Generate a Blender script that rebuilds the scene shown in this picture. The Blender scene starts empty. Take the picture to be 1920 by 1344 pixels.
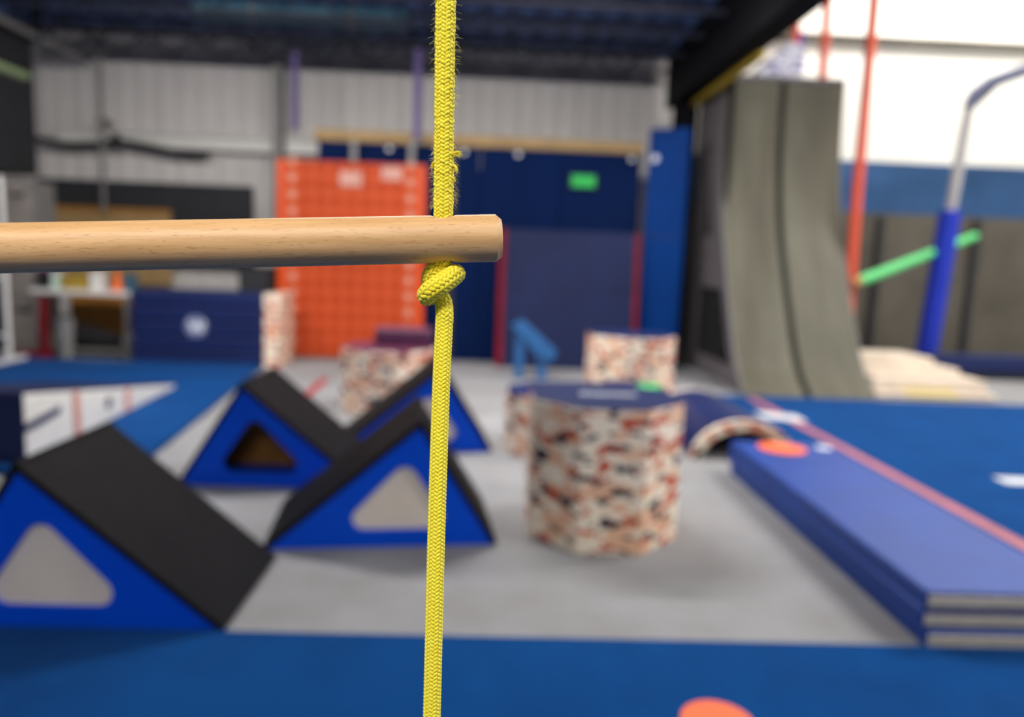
import bpy, bmesh, math, random
import numpy as np
from mathutils import Matrix, Vector

# ------------------------------------------------------------------ camera, world, light, exposure
sc = bpy.context.scene
col = sc.collection
cd = bpy.data.cameras.new('camera'); cam = bpy.data.objects.new('camera', cd); col.objects.link(cam)
_p, _a, _t = math.radians(7.7), math.radians(2.2), math.radians(2.0)
_F = Vector((0, math.cos(_p), -math.sin(_p))); _U0 = Vector((0, math.sin(_p), math.cos(_p))); _R0 = Vector((1, 0, 0))
_R = _R0 * math.cos(_a) + _U0 * math.sin(_a); _U = _U0 * math.cos(_a) - _R0 * math.sin(_a)
_Z = Matrix.Rotation(-_t, 3, 'Z')
_R, _U, _F = _Z @ _R, _Z @ _U, _Z @ _F
_M = Matrix((_R, _U, -_F)).transposed().to_4x4(); _M.translation = (0, 0, 1.5)
cam.matrix_world = _M
cd.sensor_width = 36; cd.lens = 26.25; cd.clip_start = .05; cd.clip_end = 80
cd.dof.use_dof = True; cd.dof.focus_distance = .55; cd.dof.aperture_fstop = 2.6
sc.camera = cam

def lin(c):
    return tuple((v / 255 / 12.92) if v / 255 <= .04045 else ((v / 255 + .055) / 1.055) ** 2.4 for v in c)

w = bpy.data.worlds.new('world'); sc.world = w; w.use_nodes = True
w.node_tree.nodes['Background'].inputs[0].default_value = (1, .98, .97, 1)
w.node_tree.nodes['Background'].inputs[1].default_value = .19

def area(name, loc, size, power, rot=(0, 0, 0), color=(1, .97, .93)):
    l = bpy.data.lights.new(name, 'AREA'); l.shape = 'RECTANGLE'; l.size, l.size_y = size; l.energy = power; l.color = color
    o = bpy.data.objects.new(name, l); o.location = loc; o.rotation_euler = rot; col.objects.link(o)
    return o
area('mezzanine_lamp_and_fill', (-.6, 5.9, 4.15), (2.2, .25), 180)
area('mezzanine_lamp_and_fill', (-3.3, 6.9, 4.12), (3.0, .3), 150, (math.radians(30), 0, 0))  # added fill so the left back corner gets more light
area('mezzanine_lamp_and_fill', (.9, 7.2, 4.12), (2.4, .3), 84, (math.radians(30), 0, 0))  # added fill, tilted to brighten the back wall
area('front_fill_light', (-.7, -.8, 3.0), (1.4, .4), 56, (math.radians(18), 0, 0))  # unseen fill added to brighten the rope and rung from the front
area('hall_light', (7.2, 11.9, 6.5), (5.0, .6), 215)
area('hall_light', (7.4, 6.5, 7.4), (4.0, 1.2), 580)
area('hall_light', (7.4, 1.0, 7.4), (4.0, 1.2), 500)
sc.view_settings.view_transform = 'Standard'
try: sc.view_settings.look = 'None'
except Exception: pass
sc.view_settings.exposure = 0.0; sc.view_settings.gamma = 1.0; sc.view_settings.use_curve_mapping = False
sc.cycles.use_denoising = True

# ------------------------------------------------------------------ materials
def nd(nt, typ, **kw):
    n = nt.nodes.new(typ)
    for k, v in kw.items():
        if k in n.inputs: n.inputs[k].default_value = v
        else: setattr(n, k, v)
    return n

MATS = {}
def mat(name, c, rough=.6, var=.12, scale=6., bump=0., bscale=80., metal=0., c2=None, spec=.5, stretch=(1, 1, 1), sheen=0., emit=0.):
    if name in MATS: return MATS[name]
    m = bpy.data.materials.new(name); m.use_nodes = True; nt = m.node_tree
    b = nt.nodes['Principled BSDF']
    b.inputs['Roughness'].default_value = rough; b.inputs['Metallic'].default_value = metal
    b.inputs['Specular IOR Level'].default_value = spec
    if sheen: b.inputs['Sheen Weight'].default_value = sheen
    tc = nd(nt, 'ShaderNodeTexCoord'); mp = nd(nt, 'ShaderNodeMapping'); mp.inputs['Scale'].default_value = stretch
    nt.links.new(tc.outputs['Object'], mp.inputs['Vector'])
    nz = nd(nt, 'ShaderNodeTexNoise', Scale=scale, Detail=5., Roughness=.6); nt.links.new(mp.outputs[0], nz.inputs['Vector'])
    r = nd(nt, 'ShaderNodeValToRGB'); nt.links.new(nz.outputs['Fac'], r.inputs[0])
    l = np.array(lin(c)); d = np.array(lin(c2)) if c2 else l * (1 - var * 2)
    r.color_ramp.elements[0].position = .3; r.color_ramp.elements[1].position = .7
    r.color_ramp.elements[0].color = (*d, 1); r.color_ramp.elements[1].color = (*np.clip(l * (1 + (0 if c2 else var)), 0, 1), 1)
    nt.links.new(r.outputs[0], b.inputs['Base Color'])
    if emit:
        nt.links.new(r.outputs[0], b.inputs['Emission Color']); b.inputs['Emission Strength'].default_value = emit
    if bump:
        n2 = nd(nt, 'ShaderNodeTexNoise', Scale=bscale, Detail=3.); nt.links.new(tc.outputs['Object'], n2.inputs['Vector'])
        bp = nd(nt, 'ShaderNodeBump', Strength=bump, Distance=.01); nt.links.new(n2.outputs['Fac'], bp.inputs['Height'])
        nt.links.new(bp.outputs[0], b.inputs['Normal'])
    MATS[name] = m
    return m

def camo(name, base, reds, dark, tan):
    m = bpy.data.materials.new(name); m.use_nodes = True; nt = m.node_tree; b = nt.nodes['Principled BSDF']
    b.inputs['Roughness'].default_value = .55
    tc = nd(nt, 'ShaderNodeTexCoord'); prev = None
    colr = nd(nt, 'ShaderNodeRGB'); colr.outputs[0].default_value = (*lin(base), 1); prev = colr.outputs[0]
    for i, (c, th, s) in enumerate(((tan, .535, 6.0), (reds, .58, 7.8), (dark, .595, 8.6))):
        mp = nd(nt, 'ShaderNodeMapping'); mp.inputs['Scale'].default_value = (1, 1, 2.0); mp.inputs['Location'].default_value = (3.7 * i, 1.3 * i, 5.1 * i)
        nt.links.new(tc.outputs['Object'], mp.inputs['Vector'])
        nz = nd(nt, 'ShaderNodeTexNoise', Scale=s, Detail=2.5, Roughness=.55); nt.links.new(mp.outputs[0], nz.inputs['Vector'])
        g = nd(nt, 'ShaderNodeMath', operation='GREATER_THAN'); g.inputs[1].default_value = th
        nt.links.new(nz.outputs['Fac'], g.inputs[0])
        mx = nd(nt, 'ShaderNodeMix', data_type='RGBA'); nt.links.new(g.outputs[0], mx.inputs[0])
        nt.links.new(prev, mx.inputs[6]); mx.inputs[7].default_value = (*lin(c), 1); prev = mx.outputs[2]
    nt.links.new(prev, b.inputs['Base Color'])
    return m

CAMO = camo('camo_vinyl', (255, 240, 218), (204, 88, 58), (54, 44, 62), (242, 192, 158))
M_grey_carpet = mat('grey_carpet', (154, 155, 159), .95, .06, 1.4, bump=.3, bscale=220., c2=(136, 134, 134), spec=.1)
M_blue_carpet = mat('blue_carpet', (0, 68, 132), .9, .1, 2.2, bump=.3, bscale=240., spec=.03, c2=(0, 58, 116), sheen=.04)
M_blue_vinyl = mat('blue_vinyl', (0, 62, 152), .45, .08, 3., spec=.45)
M_block_blue = mat('painted_block_blue', (0, 80, 222), .5, .04, 3., spec=.15)
M_black_rubber = mat('black_rubber', (29, 28, 30), .62, .15, 3., bump=.2, bscale=300., c2=(22, 21, 24), spec=.07)
M_ply = mat('plywood_inside', (236, 223, 208), .7, .03, 4.)
M_plywood = mat('plywood', (172, 142, 98), .65, .12, 3., stretch=(1, 1, 8), spec=.2)
M_dark_ply = mat('brown_plywood', (172, 116, 44), .65, .12, 3., stretch=(8, 1, 1))
M_navy = mat('navy_vinyl', (28, 40, 88), .45, .08, 3., spec=.3)
M_navy_wall = mat('navy_padding', (0, 26, 72), .75, .15, .8, spec=.1)
M_blue_pad = mat('blue_padding', (0, 54, 124), .6, .08, 1.5, spec=.1)
M_dusty_navy = mat('dusty_navy_vinyl', (30, 38, 74), .6, .12, 1.5, spec=.15)
M_red = mat('red_vinyl', (118, 18, 32), .55, spec=.15)
M_maroon = mat('maroon_vinyl', (92, 38, 70), .5)
M_white_vinyl = mat('white_vinyl', (238, 236, 228), .5, .04)
M_beige_edge = mat('beige_loop_strip', (205, 195, 178), .85, .08, 30.)
M_white_print = mat('white_print', (225, 228, 235), .6, .02)
M_dark_print = mat('dark_print', (58, 62, 88), .6, .02)
M_pink_tape = mat('faded_red_tape', (190, 108, 112), .6, .12, 3.)
M_red_tape = mat('red_tape', (168, 44, 52), .6)
M_white_tape = mat('white_tape', (225, 228, 230), .6)
M_orange_disc = mat('orange_rubber', (255, 112, 60), .5, .03)
M_green_tape = mat('green_tape', (92, 196, 110), .6, .03)
M_wall_white = mat('white_metal_sheet', (216, 211, 208), .6, .04, 1.2)
M_wall_hall = mat('white_painted_wall', (240, 238, 228), .7, .02, 1.2)
M_wall_blue = mat('blue_painted_band', (52, 86, 130), .75, .14, 1.0, spec=.2)
M_wall_grey = mat('grey_wall', (98, 93, 84), .8, .14, .9, spec=.2)
M_charcoal = mat('charcoal_paint', (40, 40, 44), .7, .1)
M_steel_dark = mat('dark_steel', (38, 41, 56), .6, .1, spec=.3)
M_black_steel = mat('black_steel', (16, 16, 20), .7, .1, spec=.12)
M_deck = mat('haze_blue_deck', (96, 122, 178), .8, .25, .6, spec=.2)  # bluish haze under the ceiling is put into this lighter blue
M_teal = mat('blue_duct', (60, 100, 120), .5, .1)
M_white_metal = mat('white_metal', (226, 224, 220), .4, .03)
M_grey_metal = mat('grey_metal', (128, 126, 124), .45, .08)
M_orange_board = mat('orange_board', (200, 80, 40), .6, .06, 1.2, spec=.2)
M_orange_edge = mat('orange_edge', (226, 78, 10), .5, .05)
M_orange_dark = mat('orange_hole', (150, 40, 10), .7, .05, spec=.1)
M_salmon = mat('salmon_plate', (216, 150, 128), .6, .05)
M_ramp = mat('ramp_grey', (104, 101, 86), .55, .12, 1.1, c2=(76, 72, 58), stretch=(2.2, .4, .4), spec=.25)
M_ramp_side = mat('ramp_side', (116, 110, 114), .65, .1, spec=.2)
M_seam = mat('dark_seam', (40, 40, 33), .75, spec=.15)
M_red_rope = mat('orange_red_sleeve', (226, 84, 52), .6, .05)
M_green_noodle = mat('green_foam', (92, 206, 122), .6, .04)
M_pole_blue = mat('pole_padding', (36, 56, 180), .55, .06, spec=.2)
M_foam_beige = mat('beige_foam', (222, 206, 188), .8, .08)
M_foam_yellow = mat('yellow_foam', (226, 206, 130), .8, .05)
M_purple = mat('purple_strap', (96, 80, 132), .7)
M_black_cloth = mat('black_cloth', (24, 24, 27), .9)
M_yellow_trim = mat('yellow_trim', (190, 160, 40), .6)
M_mint = mat('mint_plastic', (200, 225, 210), .5)
M_mustard = mat('mustard_card', (170, 140, 50), .6)
M_orange_cone = mat('orange_plastic', (255, 110, 20), .45, .03)
M_pale_green = mat('pale_green_tube', (170, 190, 140), .5, .03)
M_green_plate = mat('green_plate_face', (20, 170, 70), .5, .02, emit=.25)
M_bench = mat('blue_bench_vinyl', (34, 92, 150), .5, .08)

def rope_material():
    m = bpy.data.materials.new('yellow_rope'); m.use_nodes = True; nt = m.node_tree; b = nt.nodes['Principled BSDF']
    b.inputs['Roughness'].default_value = .55; b.inputs['Sheen Weight'].default_value = .25
    b.inputs['Subsurface Weight'].default_value = 0.
    tc = nd(nt, 'ShaderNodeTexCoord')
    nz = nd(nt, 'ShaderNodeTexNoise', Scale=260., Detail=3.); nt.links.new(tc.outputs['Object'], nz.inputs['Vector'])
    r = nd(nt, 'ShaderNodeValToRGB'); nt.links.new(nz.outputs['Fac'], r.inputs[0])
    r.color_ramp.elements[0].position = .25; r.color_ramp.elements[1].position = .75
    r.color_ramp.elements[0].color = (*lin((244, 222, 22)), 1); r.color_ramp.elements[1].color = (*lin((255, 242, 60)), 1)
    # a small brown scuff with a place of its own on the rope
    gm = nd(nt, 'ShaderNodeVectorMath', operation='DISTANCE'); gm.inputs[1].default_value = (.002, -.007, -.262)
    nt.links.new(tc.outputs['Object'], gm.inputs[0])
    n3 = nd(nt, 'ShaderNodeTexNoise', Scale=700., Detail=2.); nt.links.new(tc.outputs['Object'], n3.inputs['Vector'])
    a1 = nd(nt, 'ShaderNodeMath', operation='MULTIPLY_ADD'); a1.inputs[1].default_value = .012
    nt.links.new(n3.outputs['Fac'], a1.inputs[0]); nt.links.new(gm.outputs['Value'], a1.inputs[2])
    lt = nd(nt, 'ShaderNodeMath', operation='LESS_THAN'); lt.inputs[1].default_value = .0095; nt.links.new(a1.outputs[0], lt.inputs[0])
    mx = nd(nt, 'ShaderNodeMix', data_type='RGBA'); nt.links.new(lt.outputs[0], mx.inputs[0]); nt.links.new(r.outputs[0], mx.inputs[6])
    mx.inputs[7].default_value = (*lin((150, 110, 30)), 1)
    nt.links.new(mx.outputs[2], b.inputs['Base Color'])
    mp = nd(nt, 'ShaderNodeMapping'); mp.inputs['Scale'].default_value = (1, 1, .25); nt.links.new(tc.outputs['Object'], mp.inputs['Vector'])
    n2 = nd(nt, 'ShaderNodeTexNoise', Scale=2200., Detail=2.); nt.links.new(mp.outputs[0], n2.inputs['Vector'])
    bp = nd(nt, 'ShaderNodeBump', Strength=.3, Distance=.0006); nt.links.new(n2.outputs['Fac'], bp.inputs['Height']); nt.links.new(bp.outputs[0], b.inputs['Normal'])
    return m
M_rope = rope_material()

def beech():
    m = bpy.data.materials.new('beech_wood'); m.use_nodes = True; nt = m.node_tree; b = nt.nodes['Principled BSDF']
    b.inputs['Roughness'].default_value = .48
    tc = nd(nt, 'ShaderNodeTexCoord')
    def stretched(sx, s, detail):
        mp = nd(nt, 'ShaderNodeMapping'); mp.inputs['Scale'].default_value = (sx, 1, 1); nt.links.new(tc.outputs['Object'], mp.inputs['Vector'])
        n = nd(nt, 'ShaderNodeTexNoise', Scale=s, Detail=detail, Roughness=.6); nt.links.new(mp.outputs[0], n.inputs['Vector']); return n
    g = stretched(.06, 160., 4.); r = nd(nt, 'ShaderNodeValToRGB'); nt.links.new(g.outputs['Fac'], r.inputs[0])
    r.color_ramp.elements[0].position = .3; r.color_ramp.elements[1].position = .72
    r.color_ramp.elements[0].color = (*lin((204, 156, 102)), 1); r.color_ramp.elements[1].color = (*lin((228, 184, 130)), 1)
    fl = stretched(.10, 1000., 1.); r2 = nd(nt, 'ShaderNodeValToRGB'); nt.links.new(fl.outputs['Fac'], r2.inputs[0])
    r2.color_ramp.elements[0].position = .66; r2.color_ramp.elements[1].position = .72
    fl2 = stretched(.16, 620., 1.5); r3 = nd(nt, 'ShaderNodeValToRGB'); nt.links.new(fl2.outputs['Fac'], r3.inputs[0])
    r3.color_ramp.elements[0].position = .68; r3.color_ramp.elements[1].position = .73
    ad = nd(nt, 'ShaderNodeMath', operation='MAXIMUM'); nt.links.new(r2.outputs[0], ad.inputs[0]); nt.links.new(r3.outputs[0], ad.inputs[1])
    ml = nd(nt, 'ShaderNodeMath', operation='MULTIPLY'); ml.inputs[1].default_value = .38; nt.links.new(ad.outputs[0], ml.inputs[0])
    mx = nd(nt, 'ShaderNodeMix', data_type='RGBA'); nt.links.new(ml.outputs[0], mx.inputs[0]); nt.links.new(r.outputs[0], mx.inputs[6])
    mx.inputs[7].default_value = (*lin((120, 78, 44)), 1); nt.links.new(mx.outputs[2], b.inputs['Base Color'])
    bp = nd(nt, 'ShaderNodeBump', Strength=.15, Distance=.0006); nt.links.new(fl.outputs['Fac'], bp.inputs['Height']); nt.links.new(bp.outputs[0], b.inputs['Normal'])
    return m
M_beech = beech()

# ------------------------------------------------------------------ helpers
def empty(name, loc=(0, 0, 0), rz=0., rx=0.):
    o = bpy.data.objects.new(name, None); o.location = loc; o.rotation_euler = (rx, 0, rz); o.empty_display_size = .1; col.objects.link(o)
    return o
def tag(o, label, cat, group=None):
    o['label'] = label; o['category'] = cat
    if group: o['group'] = group
    return o
def thing(name, label, cat, loc=(0, 0, 0), rz=0., group=None, rx=0.):
    return tag(empty(name, loc, rz, rx), label, cat, group)
def link(name, me, parent=None, loc=None, rot=None):
    o = bpy.data.objects.new(name, me); col.objects.link(o); o.parent = parent
    if loc is not None: o.location = loc
    if rot is not None: o.rotation_euler = rot
    return o

class MB:
    def __init__(s): s.v = []; s.f = []
    def add(s, v, f):
        n = len(s.v); s.v += [tuple(q) for q in v]; s.f += [tuple(i + n for i in q) for q in f]; return s
    def box(s, x0, x1, y0, y1, z0, z1):
        return s.add([(x, y, z) for z in (z0, z1) for y in (y0, y1) for x in (x0, x1)],
                     [(0, 2, 3, 1), (4, 5, 7, 6), (0, 1, 5, 4), (2, 6, 7, 3), (0, 4, 6, 2), (1, 3, 7, 5)])
    def prism(s, poly, d0, d1, axis='y'):       # poly of (u, z), extruded along the axis from d0 to d1
        n = len(poly)
        def P(u, z, d): return {'y': (u, d, z), 'x': (d, u, z), 'z': (u, z, d)}[axis]
        v = [P(u, z, d0) for u, z in poly] + [P(u, z, d1) for u, z in poly]
        return s.add(v, [tuple(range(n)), tuple(reversed(range(n, 2 * n)))] + [(i, i + n, (i + 1) % n + n, (i + 1) % n) for i in range(n)])
    def tube(s, pts, r, n=12, caps=True):
        pts = [Vector(p) for p in pts]; rs = r if isinstance(r, (list, tuple)) else [r] * len(pts)
        t = (pts[1] - pts[0]).normalized(); u = t.orthogonal().normalized(); v = []
        for i, p in enumerate(pts):
            a = pts[max(i - 1, 0)]; b = pts[min(i + 1, len(pts) - 1)]; t = (b - a).normalized()
            u = (u - t * u.dot(t)).normalized(); q = t.cross(u)
            v += [p + (u * math.cos(k * 2 * math.pi / n) + q * math.sin(k * 2 * math.pi / n)) * rs[i] for k in range(n)]
        f = [(i * n + k, i * n + (k + 1) % n, (i + 1) * n + (k + 1) % n, (i + 1) * n + k) for i in range(len(pts) - 1) for k in range(n)]
        if caps: f += [tuple(reversed(range(n))), tuple(range((len(pts) - 1) * n, len(pts) * n))]
        return s.add(v, f)
    def lathe(s, prof, n=32, c=(0, 0)):          # prof of (r, z)
        v = [(c[0] + r * math.cos(2 * math.pi * k / n), c[1] + r * math.sin(2 * math.pi * k / n), z) for r, z in prof for k in range(n)]
        m = len(prof)
        f = [(i * n + k, i * n + (k + 1) % n, (i + 1) * n + (k + 1) % n, (i + 1) * n + k) for i in range(m - 1) for k in range(n)]
        f += [tuple(reversed(range(n))), tuple(range((m - 1) * n, m * n))]
        return s.add(v, f)
    def mesh(s, name, m, bevel=0., smooth=False, seg=2):
        me = bpy.data.meshes.new(name); me.from_pydata(s.v, [], s.f)
        bm = bmesh.new(); bm.from_mesh(me); bmesh.ops.recalc_face_normals(bm, faces=bm.faces)
        if bevel:
            es = [e for e in bm.edges if len(e.link_faces) == 2 and e.calc_face_angle(0) > .6]
            bmesh.ops.bevel(bm, geom=es, offset=bevel, segments=seg, profile=.6, affect='EDGES', clamp_overlap=True)
        bm.to_mesh(me); bm.free()
        me.materials.append(m)
        if smooth:
            me.shade_smooth()
            try: me.set_sharp_from_angle(angle=math.radians(40))
            except Exception: pass
        return me
    def build(s, name, m, parent=None, bevel=0., smooth=False, loc=None, rot=None, seg=2):
        return link(name, s.mesh(name, m, bevel, smooth, seg), parent, loc, rot)

def boxp(name, m, parent, x0, x1, y0, y1, z0, z1, bevel=.004):
    return MB().box(x0, x1, y0, y1, z0, z1).build(name, m, parent, bevel)
def struct(name, mb, m, **k):
    o = mb.build(name, m, **k); o['kind'] = 'structure'; return o
def tagbox(name, m, label, cat, x0, x1, y0, y1, z0, z1, bevel=.004, group=None):
    cx, cy = (x0 + x1) / 2, (y0 + y1) / 2
    o = MB().box(x0 - cx, x1 - cx, y0 - cy, y1 - cy, 0, z1 - z0).build(name, m, None, bevel, loc=(cx, cy, z0))
    return tag(o, label, cat, group)
def plate_hole(outer, inner, d0, d1, name, m, parent):     # flat plate in the x-z plane with a hole, thickness along y
    bm = bmesh.new()
    def loop(p):
        v = [bm.verts.new((u, d0, z)) for u, z in p]; return [bm.edges.new((v[i], v[(i + 1) % len(v)])) for i in range(len(v))]
    e = loop(outer) + loop(inner)
    r = bmesh.ops.triangle_fill(bm, use_beauty=True, use_dissolve=False, edges=e)
    fs = [g for g in bm.faces]
    ex = bmesh.ops.extrude_face_region(bm, geom=fs)
    bmesh.ops.translate(bm, verts=[g for g in ex['geom'] if isinstance(g, bmesh.types.BMVert)], vec=(0, d1 - d0, 0))
    bmesh.ops.recalc_face_normals(bm, faces=bm.faces)
    me = bpy.data.meshes.new(name); bm.to_mesh(me); bm.free(); me.materials.append(m)
    return link(name, me, parent)
def rounded(poly, r, n=6):
    out = []; k = len(poly)
    for i in range(k):
        p = Vector(poly[i]); a = (Vector(poly[i - 1]) - p).normalized(); b = (Vector(poly[(i + 1) % k]) - p).normalized()
        ang = a.angle(b); d = r / math.tan(ang / 2); c = p + (a + b).normalized() * (r / math.sin(ang / 2))
        s = p + a * d - c; e = p + b * d - c
        a0 = math.atan2(s.y, s.x); a1 = math.atan2(e.y, e.x); da = (a1 - a0 + math.pi) % (2 * math.pi) - math.pi
        out += [(c.x + r * math.cos(a0 + da * j / n), c.y + r * math.sin(a0 + da * j / n)) for j in range(n + 1)]
    return out

# ------------------------------------------------------------------ the setting
fl = MB().box(-9, 10.2, -4, 13.2, -.1, 0)
struct('floor', fl, M_grey_carpet)

def corrugated(x0, x1, z0, z1, y, pitch, depth):
    m = MB(); x = x0; prof = []
    while x < x1 - 1e-6:
        prof += [(x, 0), (x + pitch * .62, 0), (x + pitch * .72, -depth), (x + pitch * .9, -depth)]; x += pitch
    prof.append((x1, 0)); n = len(prof)
    v = [(px, y + d, z) for z in (z0, z1) for px, d in prof] + [(x0, y + .12, z0), (x1, y + .12, z0), (x0, y + .12, z1), (x1, y + .12, z1)]
    f = [(i, i + 1, n + i + 1, n + i) for i in range(n - 1)]
    f += [(2 * n, 2 * n + 2, 2 * n + 3, 2 * n + 1)]
    return m.add(v, f)
struct('wall_back', corrugated(-8.0, 2.75, 0, 4.7, 12.0, .3, .035), M_wall_white)
wh = struct('wall_hall', MB().box(2.75, 10.2, 13.0, 13.15, 0, 8.2), M_wall_hall)
boxp('blue_band', M_wall_blue, wh, 2.76, 10.0, 12.97, 13.0, 2.5, 3.37, 0)
boxp('lower_cladding', M_wall_grey, wh, 2.76, 10.0, 12.96, 13.0, 0.0, 2.5, 0)
boxp('ledge', M_wall_grey, wh, 2.76, 10.0, 12.85, 13.0, 5.27, 5.39, .01)
for x in (4.9, 6.74, 8.44): boxp('cladding_post', M_charcoal, wh, x - .05, x + .05, 12.86, 12.96, 0, 2.45, .005)
struct('wall_right', MB().box(10.0, 10.15, -4, 13.0, 0, 8.2), M_wall_hall)
wl = struct('wall_left', MB().box(-6.9, -6.78, 1.5, 10.75, 0, 4.7), M_charcoal)
boxp('bulkhead', M_charcoal, wl, -6.78, -6.25, 6.0, 10.72, 2.36, 4.3, .01)
# mezzanine deck: folded sheet
struct('ceiling', MB().box(-8.0, 2.75, 1.5, 12.1, 4.66, 4.74), M_deck)
for o in [bpy.data.objects['ceiling']]:
    x = -7.9
    rib = MB().box(-.09, .09, 1.5, 12.0, 4.61, 4.66).mesh('deck_rib', M_deck)
    while x < 2.6: link('deck_rib', rib, o, (x, 0, 0)); x += .36

# ------------------------------------------------------------------ floor coverings
tagbox('carpet_mat', M_blue_carpet, 'blue carpeted foam mat across the very front of the floor', 'mat', -6.0, 9.8, -2.0, 2.78, 0, .014, .004)
tagbox('carpet_mat', M_blue_carpet, 'wide bright blue carpeted floor running to the foot of the curved ramp', 'mat', 2.66, 9.8, 2.79, 8.44, 0, .014, .004)
o = MB().prism([(-2.28, 4.7), (-2.80, 9.34), (-6.2, 9.34), (-5.6, 4.7)], 0, .05, 'z').build('carpet_mat', M_blue_carpet, None, .006)
tag(o, 'blue carpeted strip under the white wedge on the left', 'mat')
def flat(name, m, label, cat, poly, z=.014, th=.003):
    return tag(MB().prism(poly, z, z + th, 'z').build(name, m), label, cat)
flat('tape_line', M_pink_tape, 'long faded red tape line on the blue floor beside the mat stack', 'tape', [(2.99, 2.9), (3.085, 2.9), (3.075, 8.3), (2.985, 8.3)])
flat('tape_line', M_red_tape, 'short red tape strip on the grey carpet behind the black wedges', 'tape', [(-1.93, 8.75), (-1.83, 8.75), (-1.80, 7.6), (-1.90, 7.6)], z=0)
flat('tape_line', M_white_tape, 'small white tape piece on the blue floor at the right edge', 'tape', [(3.80, 5.13), (4.12, 5.11), (4.12, 5.27), (3.80, 5.29)])
flat('tape_line', M_white_tape, 'pale worn tape patch near the foot of the curved ramp', 'tape', [(2.78, 7.2), (3.16, 7.05), (3.16, 7.35), (2.78, 7.5)], z=.017)
def disc(loc, r, label):
    o = MB().lathe([(r, 0), (r, .004), (r * .93, .006)], 40).build('floor_marker', M_orange_disc, loc=loc, smooth=False)
    tag(o, label, 'marker', 'orange floor markers')
disc((.80, 2.245, .014), .12, 'orange round rubber marker on the front blue mat')
disc((2.10, 5.06, .243), .165, 'orange round rubber marker on top of the blue mat stack')

# ------------------------------------------------------------------ rope ladder in front
RX, RY, RZ = -.0345, .565, 1.5115
ladder = thing('rope_ladder', 'yellow braided rope knotted under a round pale wooden rung in the foreground', 'rope ladder', (RX, RY, RZ))
r_ang = math.atan2(.567 - .541, .004 + .344); r_tilt = math.atan2(1.514 - 1.493, .348)
# rung: lathed dowel with chamfered ends, bored for the rope
RR = .0176
def dowel():
    m = MB(); n = 112; ends = .0430; L = .48
    prof = [(RR * .80, ends), (RR, ends - .0042)] + [(RR, ends - .0042 - (L + ends - .0084) * k / 40) for k in range(1, 40)] + [(RR, -L + .0042), (RR * .8, -L)]
    v = [(x, r * math.cos(2 * math.pi * k / n), r * math.sin(2 * math.pi * k / n)) for r, x in prof for k in range(n)]
    f = [(i * n + k, i * n + (k + 1) % n, (i + 1) * n + (k + 1) % n, (i + 1) * n + k) for i in range(len(prof) - 1) for k in range(n)]
    f += [tuple(reversed(range(n))), tuple(range((len(prof) - 1) * n, len(prof) * n))]
    return m.add(v, f).mesh('rung', M_beech)
ru = link('rung', dowel(), ladder, rot=(0, -r_tilt, r_ang))
cutters = []
for cx in (0, -.44):
    c = MB().lathe([(.0150, -.03), (.0096, -.0178), (.0074, -.0130), (.0074, .0130), (.0096, .0178), (.0150, .03)], 48).build('cut', M_beech, ladder, rot=(0, -r_tilt, r_ang))
    c.location = Matrix.Rotation(r_ang, 3, 'Z') @ Matrix.Rotation(-r_tilt, 3, 'Y') @ Vector((cx, 0, 0))
    md = ru.modifiers.new('bore', 'BOOLEAN'); md.object = c; md.operation = 'DIFFERENCE'; md.solver = 'EXACT'; cutters.append(c)
bpy.context.view_layer.update()
me = bpy.data.meshes.new_from_object(ru.evaluated_get(bpy.context.evaluated_depsgraph_get()))
ru.modifiers.clear(); ru.data = me; me.name = 'rung'; me.shade_smooth(); me.set_sharp_from_angle(angle=math.radians(25))
for c in cutters: bpy.data.objects.remove(c)

def catmull(P, n):
    P = np.array(P, float); P = np.vstack([2 * P[0] - P[1], P, 2 * P[-1] - P[-2]]); out = []
    for i in range(1, len(P) - 2):
        for t in np.linspace(0, 1, n, endpoint=False):
            a, b, c, d = P[i - 1:i + 3]
            out.append(.5 * (2 * b + (c - a) * t + (2 * a - 5 * b + 4 * c - d) * t * t + (3 * b - a - 3 * c + d) * t ** 3))
    out.append(P[-2]); return np.array(out)

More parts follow.
